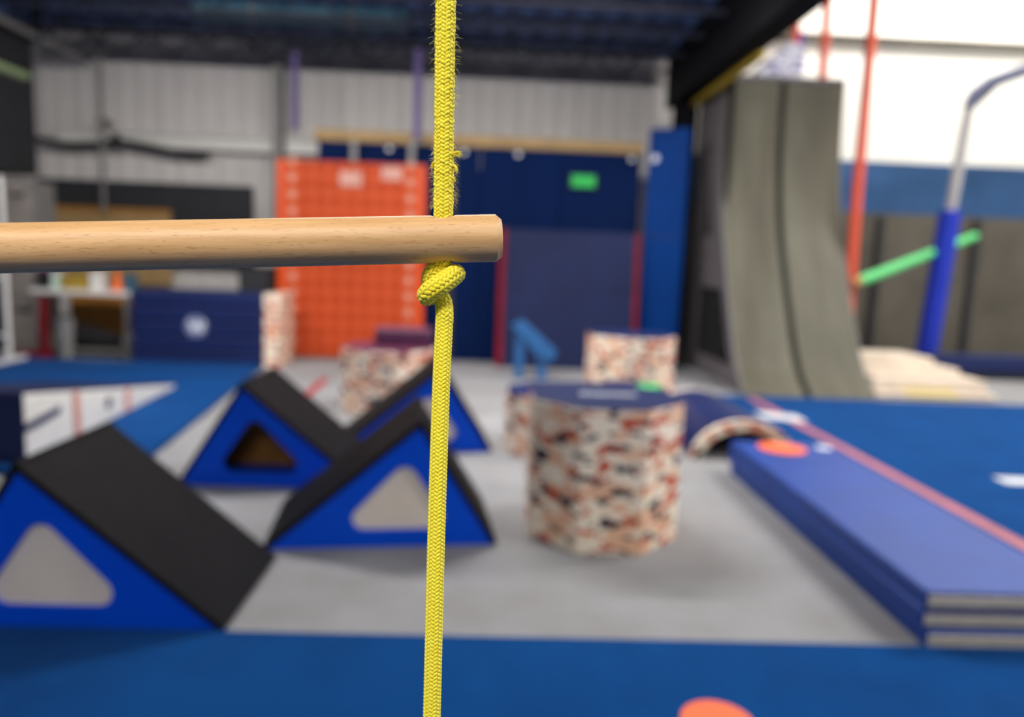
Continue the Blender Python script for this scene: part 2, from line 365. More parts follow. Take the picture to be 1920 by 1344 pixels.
def braid(path, name, R=.0068, pitch=.0355, N=12, seg=72, sides=7, prof=None, worn=0.):
    """16-carrier braid along a path: N strands each way passing over and under in columns"""
    path = np.array(path); d = np.r_[0, np.cumsum(np.linalg.norm(np.diff(path, axis=0), axis=1))]; L = d[-1]
    ns = max(8, int(L / pitch * seg)); s = np.linspace(0, L, ns)
    P = np.stack([np.interp(s, d, path[:, k]) for k in range(3)], 1)
    for _ in range(3): P[1:-1] = (P[:-2] + 2 * P[1:-1] + P[2:]) / 4
    T = np.gradient(P, axis=0); T /= np.linalg.norm(T, axis=1)[:, None]
    A = np.zeros_like(P); a = np.array([1., .02, 0]); a -= T[0] * (a @ T[0]); A[0] = a / np.linalg.norm(a)
    for i in range(1, ns):
        a = A[i - 1] - T[i] * (A[i - 1] @ T[i]); A[i] = a / np.linalg.norm(a)
    B = np.cross(T, A)
    S = np.ones(ns) if prof is None else np.interp(s / L, prof[0], prof[1])
    ht = R * .135; wd = pitch / N * math.cos(math.atan(pitch / (2 * math.pi * R))) * .54; amp = R * .125; R0 = R - ht - amp * .7
    rr = np.random.RandomState(3)
    V = []; Fc = []; off = 0; ph = np.arange(sides) * 2 * math.pi / sides
    u = s / pitch
    for sg in (1, -1):
        for i in range(N):
            th = sg * 2 * math.pi * u + 2 * math.pi * i / N
            h = np.cos(math.pi / 2 * (2 * i + sg * 2 * N * u - .5)) * sg
            h = np.sign(h) * np.abs(h) ** .6
            if worn:
                nz = rr.randn(ns); nz = np.convolve(nz, np.ones(9) / 9, 'same') * 3; h = h + worn * nz
            rad = (R0 + amp * h) * S
            n = A * np.cos(th)[:, None] + B * np.sin(th)[:, None]
            c = P + n * rad[:, None]; t = np.gradient(c, axis=0); t /= np.linalg.norm(t, axis=1)[:, None]
            b = np.cross(n, t); b /= np.linalg.norm(b, axis=1)[:, None]
            ww = wd * (1 + .10 * h) * S
            v = c[:, None] + b[:, None] * (ww[:, None] * np.cos(ph))[..., None] + n[:, None] * (ht * np.sin(ph))[None, :, None]
            V.append(v.reshape(-1, 3))
            ii = np.arange(ns - 1)[:, None] * sides; k = np.arange(sides)[None]; k2 = (k + 1) % sides
            Fc.append((np.stack([ii + k, ii + k2, ii + sides + k2, ii + sides + k], -1) + off).reshape(-1, 4)); off += ns * sides
    # core
    cn = 12; th = np.arange(cn) * 2 * math.pi / cn; st = slice(0, ns, 6); Pc, Ac, Bc = P[st], A[st], B[st]; nc = len(Pc)
    v = Pc[:, None] + (R0 - ht * .3) * S[st][:, None, None] * (Ac[:, None] * np.cos(th)[None, :, None] + Bc[:, None] * np.sin(th)[None, :, None])
    V.append(v.reshape(-1, 3)); ii = np.arange(nc - 1)[:, None] * cn; k = np.arange(cn)[None]; k2 = (k + 1) % cn
    Fc.append((np.stack([ii + k, ii + k2, ii + cn + k2, ii + cn + k], -1) + off).reshape(-1, 4))
    V = np.vstack(V); Fc = np.vstack(Fc)
    me = bpy.data.meshes.new(name); me.vertices.add(len(V)); me.vertices.foreach_set('co', V.ravel())
    me.loops.add(Fc.size); me.loops.foreach_set('vertex_index', Fc.ravel().astype(np.int32))
    me.polygons.add(len(Fc)); me.polygons.foreach_set('loop_start', (np.arange(len(Fc)) * 4).astype(np.int32)); me.polygons.foreach_set('loop_total', np.full(len(Fc), 4, np.int32))
    me.update(); me.validate(); me.materials.append(M_rope); me.shade_smooth()
    return me

ztop = .30
upper = catmull([(-.0040, .0, ztop), (-.0033, 0, .20), (-.0022, 0, .10), (-.0010, 0, .03), (-.0006, 0, -.0185)], 60)
# overhand knot right under the rung: down, round the back, across the front from upper right to lower left, out below
knot = catmull([(0, 0, -.010), (-.0012, .0015, -.0190), (-.0078, .0020, -.0240), (-.0095, .0085, -.0330), (.0010, .0130, -.0330),
                (.0088, .0070, -.0262), (.0082, -.0035, -.0262), (.0004, -.0098, -.0322), (-.0088, -.0088, -.0392), (-.0112, -.0005, -.0425), (-.0050, .0050, -.0415),
                (.0002, .0015, -.0460), (.0018, -.0005, -.0540), (.0022, -.0005, -.0620)], 30)
lower = catmull([(.0016, 0, -.0500), (.0018, -.001, -.0650), (.0012, -.008, -.1148), (.0012, -.020, -.22), (.0020, -.032, -.362), (.003, -.044, -.52)], 60)
rope_up = link('rope', braid(upper, 'upper_rope', R=.0072, pitch=.0330, prof=([0, .86, .95, 1], [1, 1.02, .90, .88]), worn=.22), ladder)
kn = link('knot', braid(knot, 'knot', R=.0068, pitch=.0355, seg=96, prof=([0, .33, .42, .60, .72, .85, 1], [.95, 1, 1.06, 1.22, 1.14, 1, .98])), ladder)
rope_lo = link('rope', braid(lower, 'lower_rope', R=.0067, pitch=.0355), ladder)
tail_up = MB().tube([(-.0040, 0, ztop), (-.006, 0, 1.0), (-.006, 0, 2.64)], .0066, 16).build('rope', M_rope, ladder, smooth=True)
tail_lo = MB().tube([(.0030, -.044, -.52), (.004, -.06, -.9), (.004, -.06, -1.25)], .0062, 16).build('rope', M_rope, ladder, smooth=True)
off2 = Matrix.Rotation(r_ang, 3, 'Z') @ Matrix.Rotation(-r_tilt, 3, 'Y') @ Vector((-.44, 0, 0))
for q in (rope_up, kn, rope_lo, tail_up, tail_lo):
    c = q.copy(); col.objects.link(c); c.location = off2
# loose fibres
rng = random.Random(4)
fz = MB()
def fibre(z, side, length, droop, r=.00006):
    x = side * .0070 + (-.0006 - .011 * max(z - .03, 0) if z < .1 else -.0022 - .018 * (z - .1)); y = rng.uniform(-.003, .003)
    p = Vector((x, y, z)); dr = Vector((side * rng.uniform(.5, 1.2), rng.uniform(-.6, .3), rng.uniform(-1., .5))).normalized(); pts = [p]
    for k in range(4):
        p = p + dr * length / 4; dr = (dr + Vector((rng.uniform(-.4, .4), rng.uniform(-.3, .3), rng.uniform(-.7, .2) * droop))).normalized(); pts.append(p)
    fz.tube(pts, [r, r, r * .9, r * .8, r * .4], 4)
for k in range(190): fibre(rng.uniform(.0, .085) * .55 + .022, rng.choice((-1, -1, 1)), rng.uniform(.0025, .0062), 1)
for k in range(90): fibre(rng.gauss(.125, .022), rng.choice((-1, 1)), rng.uniform(.0025, .0068), .6)
for k in range(70): fibre(rng.uniform(.03, .2), rng.choice((-1, 1)), rng.uniform(.0015, .003), .6)
fb = fz.build('loose_fibres', mat('rope_fibre', (240, 230, 150), .6), ladder); fb['kind'] = 'stuff'
def tuft(z, side, out, down, n=34):
    t = MB(); x = side * .0066 - .0012
    for k in range(n):
        p = Vector((x, -.002 + rng.gauss(0, .0006), z + rng.gauss(0, .0006))); e = p + Vector((side * out * rng.uniform(.7, 1.2), rng.gauss(-.0004, .0007), -down * rng.uniform(.6, 1.2) + rng.gauss(0, .0009)))
        mid = (p + e) / 2 + Vector((0, 0, .0008))
        t.tube([p, mid, e], [.00022, .0002, .00006], 4)
    t.build('frayed_tuft', M_rope, ladder)
tuft(.0620, 1, .0060, .0002); tuft(.0540, 1, .0034, .0042); tuft(.0545, -1, .0028, .0030, 24); tuft(.0430, 1, .0022, -.0004, 16)

# ------------------------------------------------------------------ wedge blocks
BW, BA, BH, BD = 1.17, .77, .65, .70          # base, apex from the gentle toe, height, depth
def block(loc, rz, mirror, label, panel):
    t = thing('vault_block', label, 'block', loc, rz, 'triangular climbing blocks')
    sx = -1 if mirror else 1
    tri = [(0, 0), (BW, 0), (BA, BH)]
    hole = rounded([(.345, .09), (.95, .09), (.70, .462)], .062)
    if mirror: tri = [(-u, z) for u, z in tri]; hole = [(-u, z) for u, z in hole]
    # end faces with a cut-out, sloping rubber faces as slabs, base
    def inset(k): return k
    plate_hole(tri, hole, 0, .022, 'end_panel', M_block_blue, t)
    plate_hole(tri, hole, BD - .022, BD, 'end_panel', M_block_blue, t)
    def slab(a, b, name):
        a, b = Vector(a), Vector(b); dr = (b - a).normalized(); nrm = Vector((-dr.y, dr.x))
        if nrm.y < 0: nrm = -nrm
        q = [a - nrm * .018, b - nrm * .018, b + nrm * .012, a + nrm * .012]
        MB().prism([tuple(p) for p in q], -.008, BD + .008).build(name, M_black_rubber, t, .006)
    slab((0 * sx, .012), (BA * sx, BH), 'gentle_slope'); slab((BA * sx, BH), (BW * sx, .012), 'steep_slope')
    MB().tube([(BA * sx, -.008, BH + .002), (BA * sx, BD + .008, BH + .002)], .016, 12).build('ridge_cap', M_black_rubber, t)
    x0, x1 = sorted((.03 * sx, (BW - .03) * sx)); boxp('base_board', M_block_blue, t, x0, x1, .022, BD - .022, .004, .022, 0)
    if panel:
        e = .06; ip = [(.12, .024), (BW - .07, .024), (BA, BH - .08)]
        ip = [(u * sx, z) for u, z in ip]
        MB().prism(ip, .0225, .032).build('inner_panel', M_ply, t)
    else:
        ip = [(u * sx, z) for u, z in [(.12, .024), (BW - .07, .024), (BA, BH - .08)]]
        MB().prism(ip, BD * .62, BD * .64).build('inner_panel', M_dark_ply, t)
    return t
block((-.99, 2.792, .0), 0, True, 'blue triangular block with black slope, nearest, at the left edge', True)
block((-1.08, 3.62, 0), math.radians(7), False, 'blue triangular block with beige cut-out crossing behind the yellow rope', True)
block((-.74, 4.62, 0), 0, True, 'blue triangular block whose triangular cut-out is dark inside', False)
block((-1.10, 5.49, 0), math.radians(7), False, 'farthest blue triangular block, mostly hidden behind the others', True)

# ------------------------------------------------------------------ octagons
def octagon(loc, wd, h, label, rz=0., text=False, topm=None, m=None):
    t = thing('foam_octagon', label, 'foam block', loc, rz, 'camouflage foam octagons')
    topm = topm or M_navy; m = m or CAMO
    R = wd / 2 / math.cos(math.pi / 8); a = [math.pi / 8 + k * math.pi / 4 for k in range(8)]
    P = [(R * math.cos(q), R * math.sin(q)) for q in a]; Q = [(.965 * x, .965 * y) for x, y in P]
    MB().prism(Q, .004, h - .012, 'z').build('core', M_white_vinyl, t)
    for k in range(8):
        p, q = P[k], P[(k + 1) % 8]; i, j = Q[(k + 1) % 8], Q[k]
        MB().prism([p, q, i, j], 0, h - .008, 'z').build('side_panel', m, t, .01)
    MB().prism([(x * .985, y * .985) for x, y in P], h - .012, h, 'z').build('top_cover', topm, t, .006)
    if text:
        x = -.135
        for k, wl in enumerate((.04, .03, .05, .034, .05, .036)):
            g = MB()
            y0, y1 = -.035, .035
            g.box(x, x + .010, y0, y1, h, h + .0025).box(x + wl - .010, x + wl, y0, y1, h, h + .0025)
            g.box(x, x + wl, y1 - .014, y1, h, h + .0026)
            if k % 2 == 0: g.box(x, x + wl, y0, y0 + .014, h, h + .0026)
            g.build('letter_mark', M_white_print, t); x += wl + .014
    return t
octagon((.665, 4.075, 0), .815, .765, 'large camouflage foam octagon with navy top standing in the middle', text=True)
octagon((.585, 5.80, 0), .83, .475, 'low camouflage foam octagon peeking out behind the large one', rz=0)
octagon((1.49, 7.64, 0), .84, .765, 'camouflage foam octagon in front of the standing navy mat', rz=.15)
octagon((-.92, 7.1, 0), .84, .62, 'camouflage foam octagon below the orange board', rz=-.1, topm=M_maroon)
cu = thing('cushion', 'maroon vinyl cushion on the octagon below the orange board', 'cushion', (-.80, 7.22, .621), .05)
MB().box(-.27, .27, -.16, .16, 0, .17).build('body', M_maroon, cu, .03, seg=3)
MB().box(-.275, .275, -.165, .165, .078, .092).build('piping', M_navy, cu, .004)

# ------------------------------------------------------------------ navy arch block
def arch():
    t = thing('foam_arch', 'navy foam arch with camouflage end lying behind the mat stack', 'foam block', (2.04, 5.62, 0), .03)
    n = 20; W, H, th, L = .42, .31, .085, 1.40
    o = [(-W * math.cos(math.pi * k / n), H * math.sin(math.pi * k / n)) for k in range(n + 1)]
    i = [(-(W - th) * math.cos(math.pi * k / n), (H - th * .9) * math.sin(math.pi * k / n)) for k in range(n + 1)]
    poly = o + i[::-1]
    def ring(name, y0, y1, m, grow=0.):
        mb = MB(); oo = [(x * (1 + grow), z * (1 + grow)) for x, z in o]
        v = [(x, y, z) for y in (y0, y1) for x, z in oo + i]; k = n + 1
        f = []
        for q in range(n):
            f += [(q, q + 1, k + q + 1, k + q), (2 * k + q, 3 * k + q, 3 * k + q + 1, 2 * k + q + 1), (q, 2 * k + q, 2 * k + q + 1, q + 1), (k + q, k + q + 1, 3 * k + q + 1, 3 * k + q)]
        f += [(0, k, 3 * k, 2 * k), (n, 2 * k + n, 3 * k + n, k + n)]
        mb.add(v, f).build(name, m, t, smooth=True)
    ring('end_ring', 0, .05, CAMO, .004); ring('cover', .05, L, M_navy); ring('end_ring', L, L + .05, CAMO, .004)
    return t
arch()
t = thing('foam_cube', 'low navy foam block with a green tag behind the large octagon', 'foam block', (1.32, 6.42, 0), 0)
MB().box(-.23, .23, -.3, .3, .004, .43).build('body', M_navy, t, .02); boxp('green_tag', M_green_tape, t, .02, .215, -.12, .10, .43, .434, 0)
boxp('seam', M_dusty_navy, t, -.232, .232, -.302, .302, .21, .218, 0)

# ------------------------------------------------------------------ mat stack on the right
def panel_mat(z, label, dx, dy):
    t = thing('panel_mat', label, 'mat', (2.16 + dx, 4.03 + dy, z), 0, 'stacked blue gym mats')
    MB().box(-.36, .36, -1.235, 1.24, .002, .078).build('cover', M_blue_vinyl, t, .016, seg=3)
    MB().box(-.35, .35, -1.246, -1.232, .012, .058).build('hook_strip', M_beige_edge, t, .003)
    MB().box(-.35, .35, 1.236, 1.246, .012, .058).build('hook_strip', M_beige_edge, t, .003)
    MB().box(-.3625, -.358, -1.2, 1.2, .036, .044).build('seam', M_navy, t)
    return t
panel_mat(0, 'bottom blue gym mat of the stack with beige end strip', .008, -.012)
panel_mat(.08, 'middle blue gym mat of the stack with beige end strip', -.004, .006)
tp = panel_mat(.16, 'top blue gym mat of the stack under the orange marker', 0, 0)
MB().lathe([(.055, .0785), (.055, .080)], 24, (.27, 1.10)).build('logo_patch', M_white_print, tp)

# ------------------------------------------------------------------ white wedge on the left
t = thing('incline_wedge', 'white sided incline wedge with pale red stripes and navy end', 'wedge', (-3.16, 7.6, 0.051), math.radians(3.5))
Lw, Hw, Ww = 2.75, .45, 1.2
# local: -y towards the camera, tall end at y=-Lw, visible side at x=0
MB().prism([(0, 0), (-Lw, 0), (-Lw, Hw), (0, .03)], -Ww, 0, 'x').build('body', M_white_vinyl, t, .012)
MB().prism([(-Lw - .012, 0.002), (-Lw, .002), (-Lw, Hw + .002), (-Lw - .012, Hw + .002)], -Ww - .004, .004, 'x').build('end_cover', M_navy, t)
MB().prism([(-Lw, Hw + .001), (0, .031), (0, .04), (-Lw, Hw + .012)], -Ww + .004, -.012, 'x').build('top_cover', M_dusty_navy, t)
def zt(y): return .03 + (Hw - .03) * (-y / Lw)
for y0, wdt in ((-2.0, .10), (-1.1, .10)):
    MB().prism([(y0, .004), (y0 - wdt, .004), (y0 - wdt, zt(y0 - wdt) - .004), (y0, zt(y0) - .004)], .001, .005, 'x').build('stripe', mat('salmon_stripe', (224, 152, 136), .6), t)
lg = MB(); lg.lathe([(.05, 0), (.05, .003)], 20); lo = lg.build('logo_print', M_dark_print, t, loc=(.003, -1.52, .15), rot=(0, math.pi / 2, 0))
MB().prism([(-Lw + .0, .20), (-Lw + .0, .25), (-2.30, .285), (-2.30, .235)], .002, .012, 'x').build('carry_strap', M_navy, t)

# ------------------------------------------------------------------ navy padded partition and things before it
t = thing('partition', 'tall navy padded partition with a timber top rail', 'partition', (0, 10.62, 0))
for k in range(4):
    x0 = -2.41 + k * 1.12; MB().box(x0 + .004, x0 + 1.116, 0, .12, 0, 2.99).build('pad_panel', M_navy_wall, t, .015)
boxp('top_rail', M_plywood, t, -2.45, 2.08, -.03, .2, 2.99, 3.14, .008)
for x in (-1.43, -.4, .35, 1.93): MB().lathe([(.035, -.02), (.035, .0)], 16).build('bolt', M_white_metal, t, loc=(x, -.001, 2.92), rot=(math.pi / 2, 0, 0))
boxp('post', M_charcoal, t, -.62, -.5, -.012, 0, 0, 2.99, .002)
t = thing('green_glow_plate', 'small green glowing plate high on the navy partition', 'sign', (1.265, 10.6, 2.49))  # blank green plate with a mild glow of its own
boxp('housing', M_charcoal, t, -.19, .19, -.035, .015, 0, .19, .006); boxp('face', M_green_plate, t, -.16, .16, -.04, -.035, .02, .17, 0)
t = thing('wall_pad', 'bright blue pad standing at an angle next to the dark column', 'pad', (2.16, 10.56, 0), math.radians(-25))
MB().box(0, .56, -.06, .0, 0, 3.32).build('cover', M_blue_pad, t, .02); boxp('seam', M_navy, t, .0, .56, -.064, -.058, 1.86, 1.875, 0)
MB().lathe([(.05, 0), (.05, .006)], 16).build('logo_patch', M_white_print, t, loc=(.10, -.059, 2.92), rot=(math.pi / 2, 0, 0))
t = thing('standing_mat', 'navy folding mat with red edges leaning upright on the partition', 'mat', (1.12, 10.2, 0), rx=math.radians(-7))
MB().box(-.90, .88, -.05, .05, 0.0, 1.90).build('cover', M_dusty_navy, t, .015)
MB().box(-.99, -.90, -.05, .05, 0.0, 1.90).build('edge_strip', M_red, t, .01); MB().box(.88, .95, -.05, .05, 0.0, 1.90).build('edge_strip', M_red, t, .01)
boxp('fold_seam', M_navy, t, -.90, .88, -.053, -.049, .94, .955, 0)

t = thing('peg_board', 'large orange climbing board with rows of holes before the partition', 'climbing board', (-1.90, 10.44, 0.03))
MB().box(-.99, .99, -.04, .04, 0, 2.66).build('board', M_orange_board, t, .008)
for x0, x1 in ((-1.0, -.91), (.91, 1.0)): boxp('side_edge', M_orange_edge, t, x0, x1, -.055, .045, 0, 2.665, .006)
hm = MB().lathe([(.056, -.008), (.056, .004), (.038, .006), (.034, -.004)], 14).mesh('peg_hole', M_orange_dark)
pm = MB().lathe([(.055, 0), (.055, .006), (.045, .01)], 16).mesh('bolt_plate', M_salmon)
for r_ in range(12):
    z = .13 + r_ * .222
    for c_ in range(7): link('peg_hole', hm, t, ((c_ - 3) * .205, -.041, z), (math.pi / 2, 0, 0))
    for x in (-.80, .80): link('bolt_plate', pm, t, (x, -.041, z + .08), (math.pi / 2, 0, 0))
for x0, x1, z0, z1 in ((-.16, .14, 2.34, 2.54), (.40, .68, 2.44, 2.62)): boxp('notice', mat('faded_notice', (214, 160, 146), .7, .1), t, x0, x1, -.05, -.045, z0, z1, 0)
for x in (.02, .80): MB().box(x - .04, x + .04, -.02, .02, 2.66, 2.95).build('hanger', M_grey_metal, t, .01)

t = thing('tilted_bench', 'blue padded board tilted on a short foot on the far carpet', 'bench', (.52, 9.3, 0))
MB().prism([(-.22, .66), (-.08, .74), (.36, .36), (.30, .22), (.14, .26)], -.12, .12).build('padded_board', M_bench, t, .02)
boxp('foot', M_bench, t, .12, .24, -.07, .07, 0, .30, .01); boxp('back_leg', M_bench, t, -.16, -.05, -.08, .08, 0, .66, .01)

# ------------------------------------------------------------------ blue box stack at the left back
t = thing('folded_mat_box', 'navy foam vault box with white logo and camouflage end', 'foam box', (-3.6, 9.40, 0), .03)
lay = 5
for k in range(lay):
    z0 = k * .186; MB().box(-.82, .79, 0, .7, z0 + .003, z0 + .183).build('layer', M_navy, t, .03, seg=3)
boxp('end_panel', CAMO, t, .795, 1.0, .01, .69, 0, .93, .01)
MB().lathe([(.14, 0), (.14, .004)], 24).build('logo_print', mat('logo_grey', (118, 126, 164), .6, .02), t, loc=(-.03, -.001, .5), rot=(math.pi / 2, 0, 0))
MB().prism([(-.12, .57), (-.085, .57), (-.055, .48), (-.03, .57), (.0, .57), (.03, .49), (.055, .57), (.09, .57), (.045, .43), (.015, .43), (-.015, .51), (-.045, .43), (-.075, .43)], -.008, -.004).build('logo_mark', M_white_print, t)

# ------------------------------------------------------------------ left back corner
t = thing('wall_panel', 'long black panel fixed to the white metal wall', 'panel', (-5.35, 11.9, 1.15))
boxp('board', M_charcoal, t, -1.6, 1.66, -.03, .05, 0, 1.28, .005); boxp('rail', M_steel_dark, t, -1.6, 1.66, -.04, -.03, 1.24, 1.28, 0)
t = thing('pin_board', 'tan plywood sheet hung on the black panel', 'board', (-5.79, 11.84, .87))
boxp('sheet', M_plywood, t, -.87, .87, -.02, .02, 0, 1.15, .003); boxp('batten', M_dark_ply, t, -.87, .87, -.03, -.02, 1.08, 1.15, 0)
t = thing('speaker_cabinet', 'black cabinet standing behind the navy foam box', 'cabinet', (-3.1, 10.45, 0))
boxp('body', M_black_cloth, t, -.28, .16, -.2, .2, 0, 1.24, .01); boxp('grille', M_charcoal, t, -.24, .12, -.21, -.2, .3, 1.2, .003)
t = thing('work_table', 'white topped work table cluttered with small boxes', 'table', (-5.2, 9.95, 0))
boxp('table_top', M_white_metal, t, -.62, .62, -.25, .25, .82, .88, .006)
for x in (-.56, .56):
    for y in (-.2, .2): boxp('leg', M_grey_metal, t, x - .025, x + .025, y - .025, y + .025, 0, .82, .003)
boxp('shelf_board', M_grey_metal, t, -.58, .58, -.22, .22, .08, .11, .003)
def crate(name, m, label, cat, x0, x1, y, z0, z1, lidm):
    q = thing(name, label, cat, ((x0 + x1) / 2, y, z0)); hw = (x1 - x0) / 2; h = z1 - z0
    boxp('body', m, q, -hw, hw, -.09, .09, 0, h * .8, .006); boxp('lid', lidm, q, -hw * 1.03, hw * 1.03, -.094, .094, h * .8, h, .004)
crate('storage_box', M_black_cloth, 'dark box at the left end of the white table', 'box', -5.80, -5.66, 9.92, .88, 1.12, M_maroon)
crate('storage_box', M_mint, 'narrow mint box beside the dark box on the white table', 'box', -5.63, -5.54, 9.92, .88, 1.10, M_white_metal)
crate('storage_box', M_mustard, 'mustard yellow card box on the white table', 'box', -5.50, -5.17, 9.92, .88, 1.06, M_mustard)
crate('storage_box', M_white_metal, 'white box between the mustard box and the orange cone', 'box', -5.14, -5.00, 9.92, .88, 1.12, M_white_metal)
q = thing('traffic_cone', 'bright orange cone on the white table', 'cone', (-4.83, 9.92, .88))
MB().lathe([(.075, .012), (.06, .04), (.022, .24), (.015, .245)], 24).build('body', M_orange_cone, q, smooth=True); boxp('base', M_orange_cone, q, -.085, .085, -.085, .085, 0, .014, .003)
crate('storage_box', M_teal, 'small grey green box at the right end of the white table', 'box', -4.71, -4.61, 9.92, .88, 1.10, M_teal)
t = thing('wood_panel', 'brown plywood sheet leaning beneath the white table', 'board', (-5.1, 10.36, 0.0), rx=math.radians(-6))
boxp('sheet', M_dark_ply, t, -.62, .42, -.012, .012, 0, .80, .002); boxp('batten', M_plywood, t, -.62, .42, -.03, -.012, .03, .09, .002)
q = thing('duffel_bag', 'black duffel bag slumped under the white table', 'bag', (-5.2, 9.95, .11))
bm = MB(); bm.tube([(-.42, 0, .10), (-.36, 0, .12), (-.15, 0, .15), (.1, 0, .13), (.34, 0, .10), (.40, 0, .09)], [.05, .10, .145, .125, .10, .05], 16).build('body', M_black_cloth, q, smooth=True)
bm = MB(); bm.tube([(-.2, -.05, .25), (-.12, -.06, .33), (.0, -.06, .35), (.1, -.05, .24)], .014, 8).build('handle', M_black_cloth, q, smooth=True)
q = thing('fire_stand', 'red post stand in front of the white table', 'stand', (-5.56, 9.52, 0))
boxp('post', M_red, q, -.04, .04, -.04, .04, .03, .78, .006); boxp('base', M_red, q, -.3, .08, -.10, .10, 0, .10, .01)
q = thing('waste_bin', 'small grey bin beside the red stand', 'bin', (-5.32, 9.55, 0))
MB().lathe([(.085, 0), (.11, .55), (.105, .55), (.08, .02)], 24).build('body', M_grey_metal, q, smooth=True); MB().lathe([(.115, .545), (.118, .56), (.105, .57)], 24).build('rim', M_charcoal, q)
q = thing('ball', 'white ball on the lower shelf beside the navy box', 'ball', (-4.69, 9.95, .111))
MB().lathe([(.005, 0)] + [(.10 * math.sin(a_), .10 - .10 * math.cos(a_)) for a_ in np.linspace(.15, 3.0, 14)] + [(.005, .20)], 24).build('shell', M_white_vinyl, q, smooth=True)
MB().lathe([(.1005, .093), (.102, .10), (.1005, .107)], 24).build('seam', M_grey_metal, q)
for k, (x, lab) in enumerate(((-6.08, 'grey metal locker nearest the dark left wall'),)):
    q = thing('locker', lab, 'locker', (x, 10.2, 0))
    boxp('body', M_grey_metal, q, -.18, .2, -.25, .25, 0, 2.24, .006)
    for j in range(3): dq = boxp('door', mat('locker_door', (150, 142, 136), .5), q, -.17, .19, -.262, -.25, .03 + j * .74, .74 + j * .74, .004); boxp('vent', M_charcoal, dq, -.08, .1, -.265, -.262, .55 + j * .74, .6 + j * .74, 0)
q = thing('garment_rack', 'white tubular rack standing at the left edge', 'rack', (-5.62, 8.9, 0))
for x in (-.55, 0): MB().tube([(x, 0, .06), (x, 0, 2.2)], .03, 12).build('upright', M_white_metal, q, smooth=True)
for z in (2.15, 1.05, .36): MB().tube([(-.58, 0, z), (.02, 0, z)], .022, 10).build('crossbar', M_white_metal, q, smooth=True)
for x in (-.55, 0): boxp('foot', M_white_metal, q, x - .04, x + .04, -.3, .3, 0.0505, .10, .01)

# ------------------------------------------------------------------ wall fittings at the back
t = thing('girt_beam', 'white horizontal steel beam across the metal wall', 'beam', (-4.4, 11.85, 2.94))
boxp('web', M_white_metal, t, -2.2, 1.75, 0, .1, .02, .22, 0); boxp('flange', M_white_metal, t, -2.2, 1.75, -.08, .1, .2, .225, .003); boxp('flange', M_white_metal, t, -2.2, 1.75, -.08, .1, 0, .025, .003)
t = thing('cable_bundle', 'dark sagging cable bundle along the white beam', 'cable', (-6.0, 11.7, 2.9))
MB().tube([(-.9, 0, .1), (-.4, 0, .02), (.0, 0, .04), (.35, 0, .1), (.7, 0, .06), (1.2, 0, -.02), (1.7, .05, -.03)], .05, 10).build('sheath', M_black_cloth, t, smooth=True)
MB().tube([(.35, 0, .0), (.35, 0, .2)], .06, 10).build('clip', M_charcoal, t)
t = thing('drop_pipe', 'thin grey pipe running down the white metal wall', 'pipe', (-5.8, 11.58, 1.95))
MB().tube([(0, 0, 0), (0, 0, 2.6)], .03, 12).build('pipe', M_grey_metal, t, smooth=True); boxp('bracket', M_grey_metal, t, -.05, .05, -.04, .28, 1.3, 1.36, .003)
t = thing('wall_post', 'dark steel post on the white metal wall left of the orange board', 'post', (-3.25, 11.75, 0))
boxp('web', M_grey_metal, t, -.02, .02, -.08, .08, 0, 4.2, 0); boxp('flange', M_grey_metal, t, -.07, .07, -.09, -.07, 0, 4.2, .003); boxp('flange', M_steel_dark, t, -.07, .07, .07, .09, 0, 4.2, .003)
for x, y, z0, lab in ((-2.80, 10.95, 3.11, 'purple strap hanging left of the partition top'), (-1.04, 10.45, 2.98, 'purple strap hanging down to the orange board')):
    t = thing('hanging_strap', lab, 'strap', (x, y, z0), 0, 'purple hanging straps')
    boxp('webbing', M_purple, t, -.05, .05, -.006, .006, 0, 4.22 - z0, 0); boxp('buckle', M_grey_metal, t, -.06, .06, -.014, .014, .0, .05, .004)
t = thing('fluorescent_batten', 'pale green tube fitting on the dark left wall', 'light fitting', (-6.18, 9.6, 3.62))
MB().tube([(0, -.9, 0), (0, .85, 0)], .05, 12).build('tube', M_pale_green, t, smooth=True); boxp('tray', M_grey_metal, t, -.07, -.045, -.95, .9, -.07, .07, .004)
t = thing('ceiling_pipe', 'grey pipe running under the ceiling along the left wall', 'pipe', (-6.05, 9.5, 4.14))
MB().tube([(0, -3, 0), (0, 2.2, 0)], .05, 12).build('pipe', M_grey_metal, t, smooth=True)
for y in (-1.5, 1.): boxp('hanger', M_steel_dark, t, -.06, .06, y - .02, y + .02, -.06, .5, 0)

# ------------------------------------------------------------------ mezzanine steelwork
web = MB().tube([(-.17, 0, .03), (.17, 0, .37)], .014, 6).mesh('web_bar', M_steel_dark); web2 = MB().tube([(-.17, 0, .37), (.17, 0, .03)], .014, 6).mesh('web_bar', M_steel_dark)
lab = ['nearest dark open web joist under the ceiling', 'second dark open web joist from the front', 'third dark open web joist from the front', 'fourth dark open web joist from the front', 'farthest dark open web joist just before the white wall']
for k, y in enumerate((8.5, 9.35, 10.2, 11.05, 11.7)):
    t = thing('ceiling_joist', lab[k], 'joist', (-2.5, y, 4.2), 0, 'open web ceiling joists')
    boxp('bottom_chord', M_steel_dark, t, -4.2, 4.98, -.045, .045, 0, .04, 0); boxp('top_chord', M_steel_dark, t, -4.2, 4.98, -.045, .045, .36, .405, 0)
    for i in range(24): link('web_bar', web if i % 2 else web2, t, (-3.98 + i * .37, 0, 0))
t = thing('air_duct', 'blue green round duct slung between the ceiling joists', 'duct', (-2.4, 9.78, 4.36))
MB().tube([(-1.3, 0, 0), (1.3, 0, 0)], .13, 20).build('duct', M_teal, t, smooth=True)
